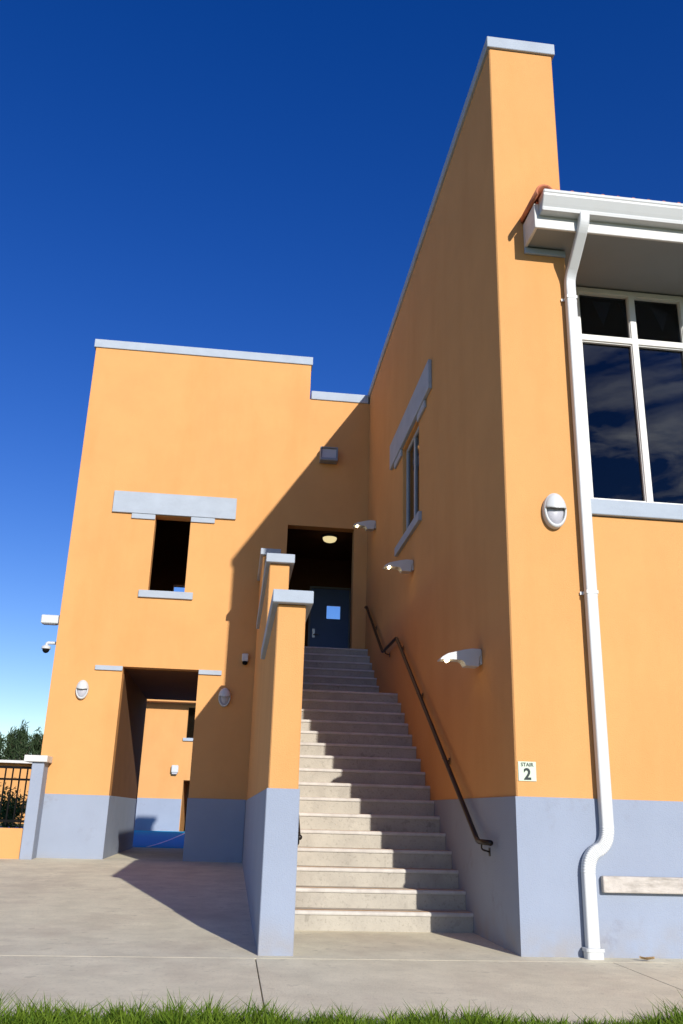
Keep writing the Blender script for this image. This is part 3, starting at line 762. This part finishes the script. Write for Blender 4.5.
# ------------------------------------------------------------------ sun and sky
sd = Vector((-0.292, 1.0, -0.43)).normalized()
sun = bpy.data.lights.new('sun', 'SUN'); sun.energy = 5.0; sun.angle = math.radians(0.53); sun.color = (1.0, 0.95, 0.88)
so = bpy.data.objects.new('sun', sun); C.objects.link(so)
so.rotation_euler = sd.to_track_quat('-Z', 'Y').to_euler()
so.location = (6, -20, 14)
w = bpy.data.worlds.new('World'); bpy.context.scene.world = w; w.use_nodes = True
N, L = w.node_tree.nodes, w.node_tree.links
bg = N['Background']; bg.inputs['Strength'].default_value = 0.105
sky = N.new('ShaderNodeTexSky'); sky.sky_type = 'NISHITA'; sky.sun_disc = False
el = math.asin(-sd.z); sky.sun_elevation = el
sky.sun_rotation = math.atan2(-sd.x, -sd.y)
sky.air_density = 1.0; sky.dust_density = 0.0; sky.ozone_density = 2.5; sky.altitude = 0
hs = N.new('ShaderNodeHueSaturation'); hs.inputs['Saturation'].default_value = 1.39; hs.inputs['Hue'].default_value = 0.527; hs.inputs['Value'].default_value = 1.12
L.new(sky.outputs['Color'], hs.inputs['Color'])
# thin wisps of cloud in the south, behind the photographer: seen only in the windows
tc = N.new('ShaderNodeTexCoord'); mp = N.new('ShaderNodeMapping'); mp.inputs['Scale'].default_value = (2.0, 2.0, 6.5)
L.new(tc.outputs['Generated'], mp.inputs['Vector'])
cn = N.new('ShaderNodeTexNoise'); cn.inputs['Scale'].default_value = 2.8; cn.inputs['Detail'].default_value = 9; cn.inputs['Roughness'].default_value = 0.6; cn.inputs['Distortion'].default_value = 0.6
L.new(mp.outputs['Vector'], cn.inputs['Vector'])
cr = N.new('ShaderNodeMapRange'); cr.inputs['From Min'].default_value = 0.48; cr.inputs['From Max'].default_value = 0.68
L.new(cn.outputs['Fac'], cr.inputs['Value'])
sep = N.new('ShaderNodeSeparateXYZ'); L.new(tc.outputs['Generated'], sep.inputs['Vector'])
my = N.new('ShaderNodeMapRange'); my.inputs['From Min'].default_value = -0.2; my.inputs['From Max'].default_value = -0.5
L.new(sep.outputs['Y'], my.inputs['Value'])
mz = N.new('ShaderNodeMapRange'); mz.inputs['From Min'].default_value = 0.62; mz.inputs['From Max'].default_value = 0.40
L.new(sep.outputs['Z'], mz.inputs['Value'])
m1 = N.new('ShaderNodeMath'); m1.operation = 'MULTIPLY'; L.new(cr.outputs[0], m1.inputs[0]); L.new(my.outputs[0], m1.inputs[1])
m2 = N.new('ShaderNodeMath'); m2.operation = 'MULTIPLY'; L.new(m1.outputs[0], m2.inputs[0]); L.new(mz.outputs[0], m2.inputs[1])
cx = N.new('ShaderNodeMix'); cx.data_type = 'RGBA'; L.new(m2.outputs[0], cx.inputs['Factor'])
L.new(hs.outputs['Color'], cx.inputs[6]); cx.inputs[7].default_value = (15, 15.5, 17, 1)
L.new(cx.outputs[2], bg.inputs['Color'])

# ------------------------------------------------------------------ camera
cam = bpy.data.cameras.new('camera'); co = bpy.data.objects.new('camera', cam); C.objects.link(co)
cam.sensor_fit = 'VERTICAL'; cam.sensor_height = 36; cam.sensor_width = 24
cam.lens = 868.68 * 36 / 1024; cam.clip_end = 3000; cam.clip_start = 0.05
rt = Vector((0.99219696, -0.12158869, 0.02759322)); up = Vector((-0.06577773, -0.32246746, 0.94429234)); fw = Vector((0.10591735, 0.93873901, 0.32794906))
mw = Matrix((rt, up, -fw)).transposed().to_4x4(); mw.translation = (-2.4041, -7.4912, 1.0401)
co.matrix_world = mw
sc_ = bpy.context.scene
sc_.camera = co
vs = sc_.view_settings
vs.view_transform = 'Standard'; vs.look = 'None'; vs.exposure = 0.15; vs.gamma = 1
sc_.cycles.max_bounces = 8
